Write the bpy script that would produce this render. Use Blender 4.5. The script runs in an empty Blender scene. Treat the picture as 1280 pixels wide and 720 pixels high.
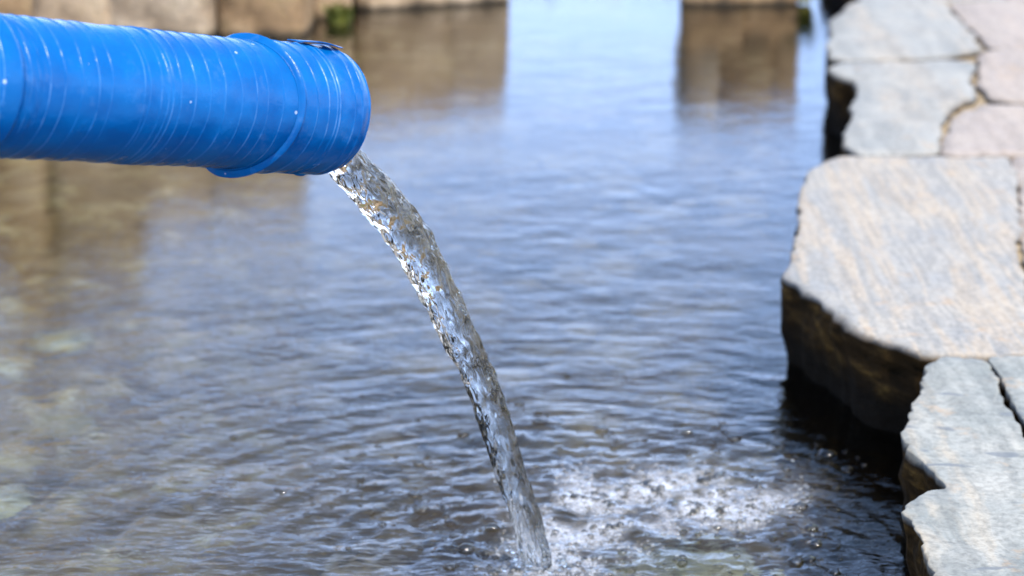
import bpy, bmesh, math, random
import numpy as np
from mathutils import Vector, Matrix, noise
from mathutils.geometry import delaunay_2d_cdt

random.seed(7)
rng = np.random.default_rng(11)
SC = bpy.context.scene
COL = SC.collection

# ------------------------------------------------------------------ camera
CAM_H = 0.963
cd = bpy.data.cameras.new('camera')
cam = bpy.data.objects.new('camera', cd)
COL.objects.link(cam)
cam.location = (0, 0, CAM_H)
cam.rotation_euler = (math.radians(90 - 17), 0, 0)
cd.sensor_width = 36.0
cd.lens = 78.75
cd.clip_start = 0.05
cd.clip_end = 2000
cd.dof.use_dof = True
cd.dof.focus_distance = 2.03
cd.dof.aperture_fstop = 5.6
SC.camera = cam

# ------------------------------------------------------------------ sky, sun, exposure
SUN_EL, SUN_X, SUN_Y = 62.0, 0.56, -0.83
SUN_AZ = math.atan2(SUN_X, SUN_Y)
w = bpy.data.worlds.new('World')
SC.world = w
w.use_nodes = True
wn = w.node_tree
wn.nodes.clear()
sky = wn.nodes.new('ShaderNodeTexSky')
sky.sky_type = 'NISHITA'
sky.sun_disc = False
sky.sun_elevation = math.radians(SUN_EL)
sky.sun_rotation = SUN_AZ
sky.air_density = 1.0
sky.dust_density = 0.6
bg = wn.nodes.new('ShaderNodeBackground')
bg.inputs['Strength'].default_value = 0.15
wo = wn.nodes.new('ShaderNodeOutputWorld')
# pale summer haze, the same all round the horizon and thinning upwards
wc = wn.nodes.new('ShaderNodeTexCoord')
wsep = wn.nodes.new('ShaderNodeSeparateXYZ')
wn.links.new(wc.outputs['Generated'], wsep.inputs[0])
wr = wn.nodes.new('ShaderNodeMapRange')
wr.interpolation_type = 'SMOOTHSTEP'
wr.inputs['From Min'].default_value = 0.0
wr.inputs['From Max'].default_value = 0.5
wr.inputs['To Min'].default_value = 6.0
wr.inputs['To Max'].default_value = 0.0
wn.links.new(wsep.outputs['Z'], wr.inputs['Value'])
wh = wn.nodes.new('ShaderNodeMix')
wh.data_type = 'RGBA'
wh.blend_type = 'ADD'
wh.inputs[0].default_value = 1.0
wm_ = wn.nodes.new('ShaderNodeVectorMath')
wm_.operation = 'SCALE'
wm_.inputs[0].default_value = (0.54, 0.75, 1.48)
wn.links.new(wr.outputs[0], wm_.inputs['Scale'])
wn.links.new(sky.outputs[0], wh.inputs[6])
wn.links.new(wm_.outputs[0], wh.inputs[7])
wn.links.new(wh.outputs[2], bg.inputs['Color'])
wn.links.new(bg.outputs[0], wo.inputs['Surface'])

sl = bpy.data.lights.new('sun', 'SUN')
sl.energy = 3.5
sl.angle = math.radians(0.53)
sl.color = (1.0, 0.93, 0.81)
so = bpy.data.objects.new('sun', sl)
COL.objects.link(so)
ce = math.cos(math.radians(SUN_EL))
sv = Vector((SUN_X * ce, SUN_Y * ce, math.sin(math.radians(SUN_EL)))).normalized()
so.rotation_euler = sv.to_track_quat('Z', 'Y').to_euler()
so.location = sv * 20

SC.view_settings.view_transform = 'Standard'
SC.view_settings.look = 'None'
SC.view_settings.exposure = 1.02
SC.view_settings.gamma = 1.0
SC.view_settings.use_curve_mapping = False
SC.render.engine = 'CYCLES'
SC.cycles.use_denoising = True
SC.cycles.max_bounces = 14
SC.cycles.transparent_max_bounces = 16
SC.cycles.transmission_bounces = 12
SC.cycles.sample_clamp_indirect = 8.0


# ------------------------------------------------------------------ numpy noise
_perm = rng.permutation(256)
_perm = np.concatenate([_perm, _perm, _perm])
_grad = rng.normal(size=(256, 3))
_grad /= np.linalg.norm(_grad, axis=1)[:, None]


def perlin(x, y, z=0.0):
    x = np.asarray(x, float); y = np.asarray(y, float); z = np.zeros_like(x) + z
    xi, yi, zi = np.floor(x).astype(int), np.floor(y).astype(int), np.floor(z).astype(int)
    xf, yf, zf = x - xi, y - yi, z - zi
    fade = lambda t: t * t * t * (t * (t * 6 - 15) + 10)
    u, v, ww = fade(xf), fade(yf), fade(zf)

    def g(dx, dy, dz):
        h = _perm[(_perm[(_perm[(xi + dx) & 255] + yi + dy) & 255] + zi + dz) & 255]
        gr = _grad[h]
        return gr[..., 0] * (xf - dx) + gr[..., 1] * (yf - dy) + gr[..., 2] * (zf - dz)
    l = lambda a, b, t: a + t * (b - a)
    return l(l(l(g(0, 0, 0), g(1, 0, 0), u), l(g(0, 1, 0), g(1, 1, 0), u), v),
             l(l(g(0, 0, 1), g(1, 0, 1), u), l(g(0, 1, 1), g(1, 1, 1), u), v), ww)


def fbm(x, y, z=0.0, o=4):
    s, a = 0, 1.0
    for i in range(o):
        s = s + a * perlin(np.asarray(x) * 2 ** i + 17.3 * i, np.asarray(y) * 2 ** i + 5.1 * i, np.asarray(z) * 2 ** i)
        a *= 0.5
    return s


def smooth(a, b, x):
    t = np.clip((x - a) / (b - a), 0, 1)
    return t * t * (3 - 2 * t)


# ------------------------------------------------------------------ object helpers
def link(name, me, mat=None, parent=None):
    o = bpy.data.objects.new(name, me)
    COL.objects.link(o)
    if mat is not None and me is not None:
        me.materials.append(mat)
    if parent is not None:
        o.parent = parent
    return o


def mesh(name, v, f, smoothed=True):
    me = bpy.data.meshes.new(name)
    me.from_pydata([tuple(p) for p in v], [], [tuple(q) for q in f])
    if smoothed:
        me.polygons.foreach_set('use_smooth', [True] * len(me.polygons))
    me.update()
    return me


def grid_faces(nr, nc, wrap=False):
    r = np.arange(nr - 1)[:, None]
    c = np.arange(nc if wrap else nc - 1)[None, :]
    c2 = (c + 1) % nc
    a = r * nc + c; b = r * nc + c2; d = (r + 1) * nc + c2; e = (r + 1) * nc + c
    return np.stack([a, b, d, e], -1).reshape(-1, 4)


def quad_mesh(name, v, f):
    me = bpy.data.meshes.new(name)
    v = np.asarray(v, np.float32); f = np.asarray(f, np.int32)
    me.vertices.add(len(v)); me.vertices.foreach_set('co', v.ravel())
    me.loops.add(f.size); me.loops.foreach_set('vertex_index', f.ravel())
    me.polygons.add(len(f))
    me.polygons.foreach_set('loop_start', np.arange(0, f.size, f.shape[1], dtype=np.int32))
    me.polygons.foreach_set('use_smooth', np.ones(len(f), bool))
    me.update(calc_edges=True)
    me.validate()
    return me


def set_attr(me, name, vals):
    a = me.attributes.new(name, 'FLOAT', 'POINT')
    a.data.foreach_set('value', np.asarray(vals, np.float32))


def thing(name, label, cat, loc=(0, 0, 0), group=None):
    o = bpy.data.objects.new(name, None)
    o.empty_display_size = 0.05
    COL.objects.link(o)
    o.location = loc
    tag(o, label, cat, group)
    return o


def tag(o, label, cat=None, group=None, kind=None):
    if label: o['label'] = label
    if cat: o['category'] = cat
    if group: o['group'] = group
    if kind: o['kind'] = kind
    return o


# ------------------------------------------------------------------ material helpers
class NT:
    def __init__(s, name):
        s.m = bpy.data.materials.new(name)
        s.m.use_nodes = True
        s.t = s.m.node_tree
        s.t.nodes.clear()
        s.out = s.n('ShaderNodeOutputMaterial')

    def n(s, typ, **kw):
        nd = s.t.nodes.new(typ)
        for k, v in kw.items():
            setattr(nd, k, v)
        return nd

    def l(s, a, b):
        s.t.links.new(a, b)

    def val(s, sock, v):
        if hasattr(v, 'links') or hasattr(v, 'is_output'):
            s.l(v, sock)
        else:
            sock.default_value = v

    def coord(s, kind='Object', scale=(1, 1, 1), rot=(0, 0, 0), loc=(0, 0, 0)):
        c = s.n('ShaderNodeTexCoord')
        mp = s.n('ShaderNodeMapping')
        mp.inputs['Scale'].default_value = scale
        mp.inputs['Rotation'].default_value = rot
        mp.inputs['Location'].default_value = loc
        s.l(c.outputs[kind], mp.inputs['Vector'])
        return mp.outputs[0]

    def noise(s, vec, scale, detail=4, rough=0.55, dist=0.0):
        nd = s.n('ShaderNodeTexNoise')
        s.l(vec, nd.inputs['Vector'])
        nd.inputs['Scale'].default_value = scale
        nd.inputs['Detail'].default_value = detail
        nd.inputs['Roughness'].default_value = rough
        nd.inputs['Distortion'].default_value = dist
        return nd.outputs['Fac']

    def ramp(s, fac, stops):
        nd = s.n('ShaderNodeValToRGB')
        s.l(fac, nd.inputs['Fac'])
        el = nd.color_ramp.elements
        while len(el) < len(stops):
            el.new(0.5)
        for e, (p, c) in zip(el, stops):
            e.position = p
            e.color = (c[0], c[1], c[2], 1) if hasattr(c, '__len__') else (c, c, c, 1)
        return nd.outputs['Color']

    def mix(s, fac, a, b, mode='MIX'):
        nd = s.n('ShaderNodeMix', data_type='RGBA', blend_type=mode)
        s.val(nd.inputs[0], fac)
        for sk, v in ((nd.inputs[6], a), (nd.inputs[7], b)):
            if hasattr(v, 'is_output'):
                s.l(v, sk)
            else:
                sk.default_value = (v[0], v[1], v[2], 1)
        return nd.outputs[2]

    def math(s, op, a, b=0.0, clamp=False):
        nd = s.n('ShaderNodeMath', operation=op)
        nd.use_clamp = clamp
        s.val(nd.inputs[0], a)
        s.val(nd.inputs[1], b)
        return nd.outputs[0]

    def bump(s, h, strength=0.3, dist=0.01, normal=None):
        nd = s.n('ShaderNodeBump')
        s.l(h, nd.inputs['Height'])
        nd.inputs['Strength'].default_value = strength
        nd.inputs['Distance'].default_value = dist
        if normal is not None:
            s.l(normal, nd.inputs['Normal'])
        return nd.outputs[0]

    def bsdf(s, color, rough=0.8, normal=None, spec=0.3):
        b = s.n('ShaderNodeBsdfPrincipled')
        if hasattr(color, 'is_output'):
            s.l(color, b.inputs['Base Color'])
        else:
            b.inputs['Base Color'].default_value = (*color, 1)
        s.val(b.inputs['Roughness'], rough)
        b.inputs['Specular IOR Level'].default_value = spec
        if normal is not None:
            s.l(normal, b.inputs['Normal'])
        return b

    def done(s, sh):
        s.l(sh.outputs[0] if hasattr(sh, 'outputs') else sh, s.out.inputs['Surface'])
        return s.m

    def attr(s, name):
        a = s.n('ShaderNodeAttribute')
        a.attribute_name = name
        return a.outputs['Fac']

    def rand(s):
        return s.n('ShaderNodeObjectInfo').outputs['Random']


def mat_schist(name, base, band, pale, band_scale, band_amt, rot=0.0, scratch=0.0, damp=0.0):
    """grey-blue layered slab with bands on the cleft top and brown broken sides darkened to carry their shade"""
    t = NT(name)
    co = t.coord('Object', rot=(0, 0, rot))
    st = t.coord('Object', scale=(band_scale, band_scale * 0.07, band_scale), rot=(0, 0, rot))
    warp = t.noise(co, 5.0, 3)
    addv = t.n('ShaderNodeVectorMath', operation='ADD')
    sc = t.n('ShaderNodeVectorMath', operation='SCALE')
    t.l(t.n('ShaderNodeTexNoise').outputs['Color'], sc.inputs[0])
    nz = sc.inputs[0].links[0].from_node
    t.l(co, nz.inputs['Vector']); nz.inputs['Scale'].default_value = 6.0; nz.inputs['Detail'].default_value = 3
    sc.inputs['Scale'].default_value = 0.6
    t.l(st, addv.inputs[0]); t.l(sc.outputs[0], addv.inputs[1])
    bands = t.noise(addv.outputs[0], 1.0, 5, 0.6, 0.4)
    blot = t.noise(co, 9.0, 5, 0.62)
    fine = t.noise(co, 130.0, 4, 0.7)
    c = t.mix(t.ramp(blot, [(0.3, 0.0), (0.72, 1.0)]), base, pale)
    bm_ = t.math('MULTIPLY', t.ramp(bands, [(0.47, 0.0), (0.56, 1.0), (0.63, 0.25), (0.72, 0.9)]), band_amt)
    c = t.mix(bm_, c, band)
    fineband = t.noise(addv.outputs[0], 4.5, 3, 0.55)
    c = t.mix(t.math('MULTIPLY', t.ramp(fineband, [(0.42, 1.0), (0.52, 0.0)]), 0.35), c, [x * 0.62 for x in base])
    c = t.mix(0.6, c, t.ramp(fine, [(0.28, 0.38), (0.6, 1.12)]), 'MULTIPLY')
    # ochre crust
    oc = t.noise(co, 21.0, 5, 0.65)
    c = t.mix(t.math('MULTIPLY', t.ramp(oc, [(0.6, 0.0), (0.7, 1.0)]), 0.35), c, (0.42, 0.27, 0.14))
    if scratch:
        lines = None
        for sc2, off in ((3.1, 0.0), (5.3, 4.0), (2.3, 9.0)):
            ln = t.ramp(t.noise(t.coord('Object', scale=(1.6, 0.8, 1), rot=(0, 0, 0.4 + off), loc=(off, off, 0)), sc2, 2, 0.4), [(0.496, 0.0), (0.5, 1.0), (0.504, 0.0)])
            lines = ln if lines is None else t.math('MAXIMUM', lines, ln)
        brk = t.ramp(t.noise(co, 14.0, 3), [(0.48, 0.0), (0.6, 1.0)])
        c = t.mix(t.math('MULTIPLY', t.math('MULTIPLY', lines, brk), scratch), c, (0.72, 0.66, 0.56))
    rough = 0.72
    if damp:
        dv = t.coord('Object', scale=(9, 26, 9), rot=(0, 0, -0.12))
        dm = t.ramp(t.noise(dv, 1.0, 4, 0.5, 0.3), [(0.64, 0.0), (0.67, 1.0)])
        c = t.mix(t.math('MULTIPLY', dm, damp), c, (0.12, 0.135, 0.15))
        rough = t.math('SUBTRACT', 0.72, t.math('MULTIPLY', dm, 0.08))
    # broken brown sides, with their shade darkened into the colour
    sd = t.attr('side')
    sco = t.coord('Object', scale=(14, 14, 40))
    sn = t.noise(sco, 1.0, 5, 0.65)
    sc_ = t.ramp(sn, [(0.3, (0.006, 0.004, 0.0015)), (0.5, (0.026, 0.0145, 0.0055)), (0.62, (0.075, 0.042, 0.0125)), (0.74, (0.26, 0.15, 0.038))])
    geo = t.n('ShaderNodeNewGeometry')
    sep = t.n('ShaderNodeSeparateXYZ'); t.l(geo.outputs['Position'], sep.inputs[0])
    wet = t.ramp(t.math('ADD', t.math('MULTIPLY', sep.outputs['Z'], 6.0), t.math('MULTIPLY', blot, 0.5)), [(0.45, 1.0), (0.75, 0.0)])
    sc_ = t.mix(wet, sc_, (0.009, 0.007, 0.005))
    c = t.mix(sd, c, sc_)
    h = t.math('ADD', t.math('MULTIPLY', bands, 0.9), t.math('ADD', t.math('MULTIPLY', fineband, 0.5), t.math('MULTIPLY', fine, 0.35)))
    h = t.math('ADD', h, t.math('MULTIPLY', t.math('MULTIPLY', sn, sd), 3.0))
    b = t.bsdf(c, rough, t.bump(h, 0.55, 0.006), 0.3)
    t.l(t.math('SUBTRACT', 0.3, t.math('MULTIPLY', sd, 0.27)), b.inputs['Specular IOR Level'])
    return t.done(b)


def mat_rubble(name, cols, scale=9.0, moss=0.25):
    t = NT(name)
    co = t.coord('Object')
    n1 = t.noise(co, scale, 6, 0.62, 0.3)
    n2 = t.noise(co, scale * 7, 4, 0.65)
    c = t.ramp(n1, [(0.28, cols[0]), (0.48, cols[1]), (0.68, cols[2])])
    r = t.rand()
    c = t.mix(1.0, c, t.ramp(r, [(0.0, (0.7, 0.66, 0.62)), (0.4, (1.0, 0.95, 0.9)), (0.75, (0.9, 0.9, 0.92)), (1.0, (1.1, 0.98, 0.84))]), 'MULTIPLY')
    c = t.mix(0.6, c, t.ramp(n2, [(0.25, 0.5), (0.62, 1.0)]), 'MULTIPLY')
    mo = t.noise(co, scale * 2.2, 4, 0.6)
    c = t.mix(t.math('MULTIPLY', t.ramp(mo, [(0.56, 0.0), (0.66, 1.0)]), moss), c, (0.16, 0.15, 0.04))
    geo = t.n('ShaderNodeNewGeometry')
    sep = t.n('ShaderNodeSeparateXYZ'); t.l(geo.outputs['Position'], sep.inputs[0])
    wet = t.ramp(t.math('ADD', t.math('MULTIPLY', sep.outputs['Z'], 14.0), t.math('MULTIPLY', n1, 0.6)), [(0.35, 1.0), (0.62, 0.0)])
    c = t.mix(wet, c, (0.03, 0.024, 0.016))
    h = t.math('ADD', n1, t.math('MULTIPLY', n2, 0.5))
    return t.done(t.bsdf(c, 0.85, t.bump(h, 0.7, 0.02), 0.25))


def mat_earth():
    t = NT('dry earth')
    co = t.coord('Object')
    c = t.ramp(t.noise(co, 3.0, 6, 0.65), [(0.3, (0.1, 0.075, 0.045)), (0.52, (0.2, 0.15, 0.09)), (0.7, (0.16, 0.15, 0.06))])
    n2 = t.noise(co, 60.0, 4, 0.7)
    c = t.mix(0.6, c, t.ramp(n2, [(0.25, 0.45), (0.65, 1.0)]), 'MULTIPLY')
    return t.done(t.bsdf(c, 0.95, t.bump(n2, 0.6, 0.02), 0.1))


def mat_bed():
    t = NT('silty pool bed')
    co = t.coord('Object')
    n1 = t.noise(co, 3.2, 6, 0.62, 0.4)
    c = t.ramp(n1, [(0.3, (0.018, 0.013, 0.008)), (0.47, (0.05, 0.034, 0.018)), (0.58, (0.1, 0.069, 0.034)), (0.7, (0.22, 0.18, 0.095))])
    n2 = t.noise(co, 26.0, 5, 0.7)
    c = t.mix(0.8, c, t.ramp(n2, [(0.28, 0.35), (0.62, 1.0)]), 'MULTIPLY')
    geo = t.n('ShaderNodeNewGeometry')
    sep = t.n('ShaderNodeSeparateXYZ'); t.l(geo.outputs['Position'], sep.inputs[0])
    left = t.ramp(t.math('ADD', t.math('MULTIPLY', sep.outputs['X'], -0.9), t.math('MULTIPLY', n1, 0.7)), [(0.45, 0.0), (0.85, 1.0)])
    n3 = t.noise(co, 9.0, 5, 0.65, 0.5)
    sand = t.ramp(n3, [(0.36, (0.05, 0.038, 0.02)), (0.5, (0.11, 0.078, 0.038)), (0.6, (0.24, 0.2, 0.11)), (0.68, (0.46, 0.46, 0.33))])
    c = t.mix(left, c, sand)
    return t.done(t.bsdf(c, 0.9, t.bump(n2, 0.6, 0.02), 0.1))


def mat_pebble():
    t = NT('submerged stone')
    co = t.coord('Object')
    n1 = t.noise(co, 12.0, 5, 0.6)
    c = t.ramp(t.rand(), [(0.0, (0.14, 0.10, 0.06)), (0.5, (0.2, 0.17, 0.11)), (1.0, (0.1, 0.085, 0.06))])
    c = t.mix(0.7, c, t.ramp(n1, [(0.25, 0.45), (0.65, 1.0)]), 'MULTIPLY')
    return t.done(t.bsdf(c, 0.8, t.bump(n1, 0.4, 0.01), 0.2))


def mat_pale_stone():
    t = NT('pale submerged stone')
    co = t.coord('Object')
    n1 = t.noise(co, 16.0, 5, 0.6)
    c = t.ramp(n1, [(0.3, (0.09, 0.08, 0.05)), (0.5, (0.27, 0.27, 0.18)), (0.7, (0.42, 0.43, 0.31))])
    return t.done(t.bsdf(c, 0.8, t.bump(n1, 0.4, 0.01), 0.2))


def mat_water():
    t = NT('pool water')
    co = t.coord('Object')
    n1 = t.noise(t.coord('Object', scale=(40, 92, 1)), 1.0, 3, 0.5, 0.5)
    n2 = t.noise(t.coord('Object', scale=(90, 150, 1), rot=(0, 0, 0.3)), 1.0, 2, 0.5)
    calm = t.attr('chop')
    h = t.math('ADD', n1, t.math('MULTIPLY', n2, t.math('ADD', 0.10, t.math('MULTIPLY', calm, 0.25))))
    bn = t.n('ShaderNodeBump'); t.l(h, bn.inputs['Height']); bn.inputs['Distance'].default_value = 0.0028
    t.l(t.attr('ripple'), bn.inputs['Strength'])
    nb = bn.outputs[0]
    fr = t.n('ShaderNodeFresnel'); fr.inputs['IOR'].default_value = 1.46
    t.l(nb, fr.inputs['Normal'])
    gl = t.n('ShaderNodeBsdfGlossy'); gl.inputs['Roughness'].default_value = 0.02
    gl.inputs['Color'].default_value = (1, 1, 1, 1)
    t.l(nb, gl.inputs['Normal'])
    tr = t.n('ShaderNodeBsdfTransparent'); tr.inputs['Color'].default_value = (0.86, 0.9, 0.88, 1)
    rf = t.n('ShaderNodeBsdfRefraction'); rf.inputs['IOR'].default_value = 1.33
    rf.inputs['Color'].default_value = (0.86, 0.9, 0.88, 1); rf.inputs['Roughness'].default_value = 0.0
    t.l(nb, rf.inputs['Normal'])
    m1 = t.n('ShaderNodeMixShader'); m1.inputs[0].default_value = 0.72
    t.l(tr.outputs[0], m1.inputs[1]); t.l(rf.outputs[0], m1.inputs[2])
    # air whipped into the water where the jet lands
    fo = t.attr('foam')
    fn = t.noise(co, 95.0, 6, 0.75, 0.6)
    ff = t.math('MULTIPLY', fo, t.ramp(fn, [(0.34, 0.1), (0.6, 0.9)]), True)
    df = t.n('ShaderNodeBsdfDiffuse'); df.inputs['Color'].default_value = (0.72, 0.77, 0.88, 1)
    t.l(t.bump(fn, 0.8, 0.006, nb), df.inputs['Normal'])
    m0 = t.n('ShaderNodeMixShader')
    t.l(ff, m0.inputs[0]); t.l(m1.outputs[0], m0.inputs[1]); t.l(df.outputs[0], m0.inputs[2])
    m2 = t.n('ShaderNodeMixShader')
    t.l(fr.outputs[0], m2.inputs[0]); t.l(m0.outputs[0], m2.inputs[1]); t.l(gl.outputs[0], m2.inputs[2])
    return t.done(m2)


def mat_jet():
    t = NT('falling water')
    g = t.n('ShaderNodeBsdfGlass'); g.inputs['IOR'].default_value = 1.33
    g.inputs['Roughness'].default_value = 0.0
    g.inputs['Color'].default_value = (0.97, 0.98, 0.98, 1)
    return t.done(g)


def mat_bubble():
    t = NT('thin bubble film')
    fr = t.n('ShaderNodeLayerWeight'); fr.inputs['Blend'].default_value = 0.36
    gl = t.n('ShaderNodeBsdfGlossy'); gl.inputs['Roughness'].default_value = 0.07
    tr = t.n('ShaderNodeBsdfTransparent'); tr.inputs['Color'].default_value = (0.86, 0.84, 0.8, 1)
    m = t.n('ShaderNodeMixShader')
    t.l(fr.outputs['Fresnel'], m.inputs[0]); t.l(tr.outputs[0], m.inputs[1]); t.l(gl.outputs[0], m.inputs[2])
    return t.done(m)


def mat_foam():
    t = NT('foam bubbles')
    lw = t.n('ShaderNodeLayerWeight'); lw.inputs['Blend'].default_value = 0.3
    gl = t.n('ShaderNodeBsdfGlossy'); gl.inputs['Roughness'].default_value = 0.06
    df = t.n('ShaderNodeBsdfDiffuse'); df.inputs['Color'].default_value = (0.78, 0.82, 0.9, 1)
    tr = t.n('ShaderNodeBsdfTransparent'); tr.inputs['Color'].default_value = (0.95, 0.95, 0.95, 1)
    m0 = t.n('ShaderNodeMixShader'); m0.inputs[0].default_value = 0.26
    t.l(tr.outputs[0], m0.inputs[1]); t.l(df.outputs[0], m0.inputs[2])
    m = t.n('ShaderNodeMixShader')
    t.l(lw.outputs['Fresnel'], m.inputs[0]); t.l(m0.outputs[0], m.inputs[1]); t.l(gl.outputs[0], m.inputs[2])
    return t.done(m)


def mat_tape():
    t = NT('blue stretch tape')
    co = t.coord('Object')
    ln = t.attr('line')
    n1 = t.noise(co, 22.0, 4, 0.6)
    n2 = t.noise(co, 420.0, 3, 0.6)
    c = t.ramp(n1, [(0.3, (0.0002, 0.070, 0.262)), (0.7, (0.0004, 0.112, 0.36))])
    brk = t.ramp(t.noise(co, 34.0, 5, 0.65), [(0.42, 0.0), (0.62, 1.0)])
    c = t.mix(t.math('MULTIPLY', t.math('MULTIPLY', ln, brk), 0.22), c, (0.34, 0.58, 0.9))
    # dried splashes
    v = t.n('ShaderNodeTexVoronoi', feature='F1'); v.inputs['Scale'].default_value = 130.0
    t.l(co, v.inputs['Vector'])
    pick = t.n('ShaderNodeSeparateColor'); t.l(v.outputs['Color'], pick.inputs[0])
    sp = t.math('MULTIPLY', t.math('LESS_THAN', v.outputs['Distance'], t.math('MULTIPLY', t.math('POWER', pick.outputs[1], 2.0), 0.24)), t.math('GREATER_THAN', pick.outputs[0], 0.93))
    c = t.mix(t.math('MULTIPLY', sp, 0.45), c, (0.62, 0.68, 0.75))
    dirt = t.ramp(t.noise(co, 38.0, 5, 0.7), [(0.58, 0.0), (0.72, 1.0)])
    c = t.mix(t.math('MULTIPLY', dirt, 0.05), c, (0.45, 0.55, 0.62))
    rough = t.math('ADD', 0.15, t.math('MULTIPLY', n1, 0.2))
    b = t.bsdf(c, rough, t.bump(t.math('ADD', n1, t.math('MULTIPLY', n2, 0.12)), 0.28, 0.006), 0.22)
    return t.done(b)


def mat_plain(name, col, rough=0.7, spec=0.3, nscale=30.0, var=0.4):
    t = NT(name)
    n = t.noise(t.coord('Object'), nscale, 4, 0.6)
    c = t.mix(var, col, t.ramp(n, [(0.25, 0.4), (0.65, 1.0)]), 'MULTIPLY')
    return t.done(t.bsdf(c, rough, t.bump(n, 0.2, 0.005), spec))


def mat_leaf(name, a, b):
    t = NT(name)
    n = t.noise(t.coord('Object'), 14.0, 3, 0.6)
    c = t.ramp(n, [(0.35, a), (0.65, b)])
    return t.done(t.bsdf(c, 0.6, None, 0.25))


M_BIG = mat_schist('banded grey slab', (0.245, 0.25, 0.25), (0.40, 0.315, 0.22), (0.345, 0.32, 0.28), 26.0, 0.52, 0.16)
M_NEAR = mat_schist('blue grey slab', (0.185, 0.205, 0.20), (0.41, 0.35, 0.265), (0.32, 0.32, 0.295), 11.0, 0.6, 0.25, scratch=0.1, damp=0.75)
M_FAR = mat_schist('pale grey slab', (0.24, 0.25, 0.245), (0.36, 0.285, 0.205), (0.33, 0.32, 0.29), 8.0, 0.35, 1.3)
M_PINK = mat_schist('pinkish slab', (0.30, 0.26, 0.235), (0.38, 0.31, 0.25), (0.35, 0.305, 0.265), 9.0, 0.45, 1.4)
M_WALL = mat_rubble('beige wall stone', [(0.15, 0.10, 0.06), (0.4, 0.30, 0.195), (0.6, 0.48, 0.34)])
M_WALL2 = mat_rubble('brown wall stone', [(0.11, 0.07, 0.035), (0.33, 0.22, 0.12), (0.5, 0.36, 0.21)])
M_EARTH = mat_earth()
M_BED = mat_bed()
M_PEB = mat_pebble()
M_PALE = mat_pale_stone()
M_WATER = mat_water()
M_JET = mat_jet()
M_BUB = mat_bubble()
M_FOAM = mat_foam()
M_TAPE = mat_tape()
M_PIPE = mat_plain('grey plastic pipe', (0.18, 0.19, 0.2), 0.45)
M_JOINT = mat_plain('sandy joint filler', (0.33, 0.265, 0.18), 0.95, 0.1, 60.0, 0.7)
M_GRASS = mat_leaf('grass blades', (0.06, 0.085, 0.012), (0.2, 0.19, 0.035))
M_MOSS = mat_leaf('bright weed leaves', (0.03, 0.045, 0.006), (0.12, 0.125, 0.02))


# ------------------------------------------------------------------ ground with the pool cut out
POOL = [(0.50, 0.95), (0.50, 1.8), (0.56, 2.42), (0.50, 2.8), (0.53, 3.3), (0.64, 3.6), (0.72, 4.0), (0.72, 4.4),
        (0.80, 4.8), (0.90, 5.1), (0.94, 6.12), (-0.12, 6.12), (-0.14, 5.75), (-0.45, 5.62), (-0.62, 5.38), (-2.35, 5.38), (-2.35, 0.95)]


def inside(poly, x, y):
    r = False
    j = len(poly) - 1
    for i in range(len(poly)):
        xi, yi = poly[i]; xj, yj = poly[j]
        if (yi > y) != (yj > y) and x < (xj - xi) * (y - yi) / (yj - yi) + xi:
            r = not r
        j = i
    return r


def bank_h(x, y):
    """ground height: level paving bed on the right, higher bank behind the left wall"""
    b = float(smooth(5.45, 5.9, np.float64(y)) * (1 - smooth(-0.55, -0.15, np.float64(x)))) * 0.16
    b2 = float(smooth(5.4, 5.7, np.float64(y)) * (1 - smooth(-1.05, -0.75, np.float64(x)))) * 0.26
    r = math.hypot(x, y - 3)
    u = 0.02 * noise.noise(Vector((x * 1.3, y * 1.3, 0))) * min(1, max(0, (r - 3) / 3)) + 0.5 * noise.noise(Vector((x * .05, y * .05, 4))) * min(1, max(0, (r - 10) / 20))
    return 0.045 + b + b2 + u


def build_ground():
    pts = [Vector(p) for p in POOL]
    n0 = len(pts)
    edges = [(i, (i + 1) % n0) for i in range(n0)]
    outer = [(-400, -400), (400, -400), (400, 400), (-400, 400)]
    pts += [Vector(p) for p in outer]
    edges += [(n0 + i, n0 + (i + 1) % 4) for i in range(4)]
    xs = np.arange(-4, 3.01, 0.16)
    ys = np.arange(-1.5, 9.01, 0.16)
    for x in xs:
        for y in ys:
            if not inside(POOL, x, y):
                pts.append(Vector((x + random.uniform(-.04, .04), y + random.uniform(-.04, .04))))
    for r in (12, 18, 28, 45, 70, 110, 180, 300):
        for k in range(28):
            a = 2 * math.pi * (k + random.random() * .5) / 28
            pts.append(Vector((r * math.cos(a), 3 + r * math.sin(a))))
    vs, es, fs, *_ = delaunay_2d_cdt(pts, edges, [], 0, 1e-5)
    faces = []
    for f in fs:
        cx = sum(vs[i].x for i in f) / len(f); cy = sum(vs[i].y for i in f) / len(f)
        if not inside(POOL, cx, cy):
            faces.append(tuple(f))
    v3 = [(p.x, p.y, bank_h(p.x, p.y)) for p in vs]
    k = len(v3)
    v3 += [(x, y, -0.3) for x, y in POOL]
    for i in range(n0):
        j = (i + 1) % n0
        faces.append((i, j, k + j, k + i))
    o = link('ground', mesh('ground', v3, faces), M_EARTH)
    tag(o, None, kind='structure')


build_ground()

# pool bed
gx, gy = np.meshgrid(np.arange(-2.4, 1.05, 0.045), np.arange(0.9, 6.2, 0.045))
gz = -0.235 + 0.035 * fbm(gx * 2.2, gy * 2.2, 0.5) + 0.012 * fbm(gx * 11, gy * 11, 3.5)
bed = link('pool_bed', quad_mesh('pool_bed', np.stack([gx, gy, gz], -1).reshape(-1, 3), grid_faces(*gx.shape)), M_BED)
tag(bed, None, kind='structure')


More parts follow.
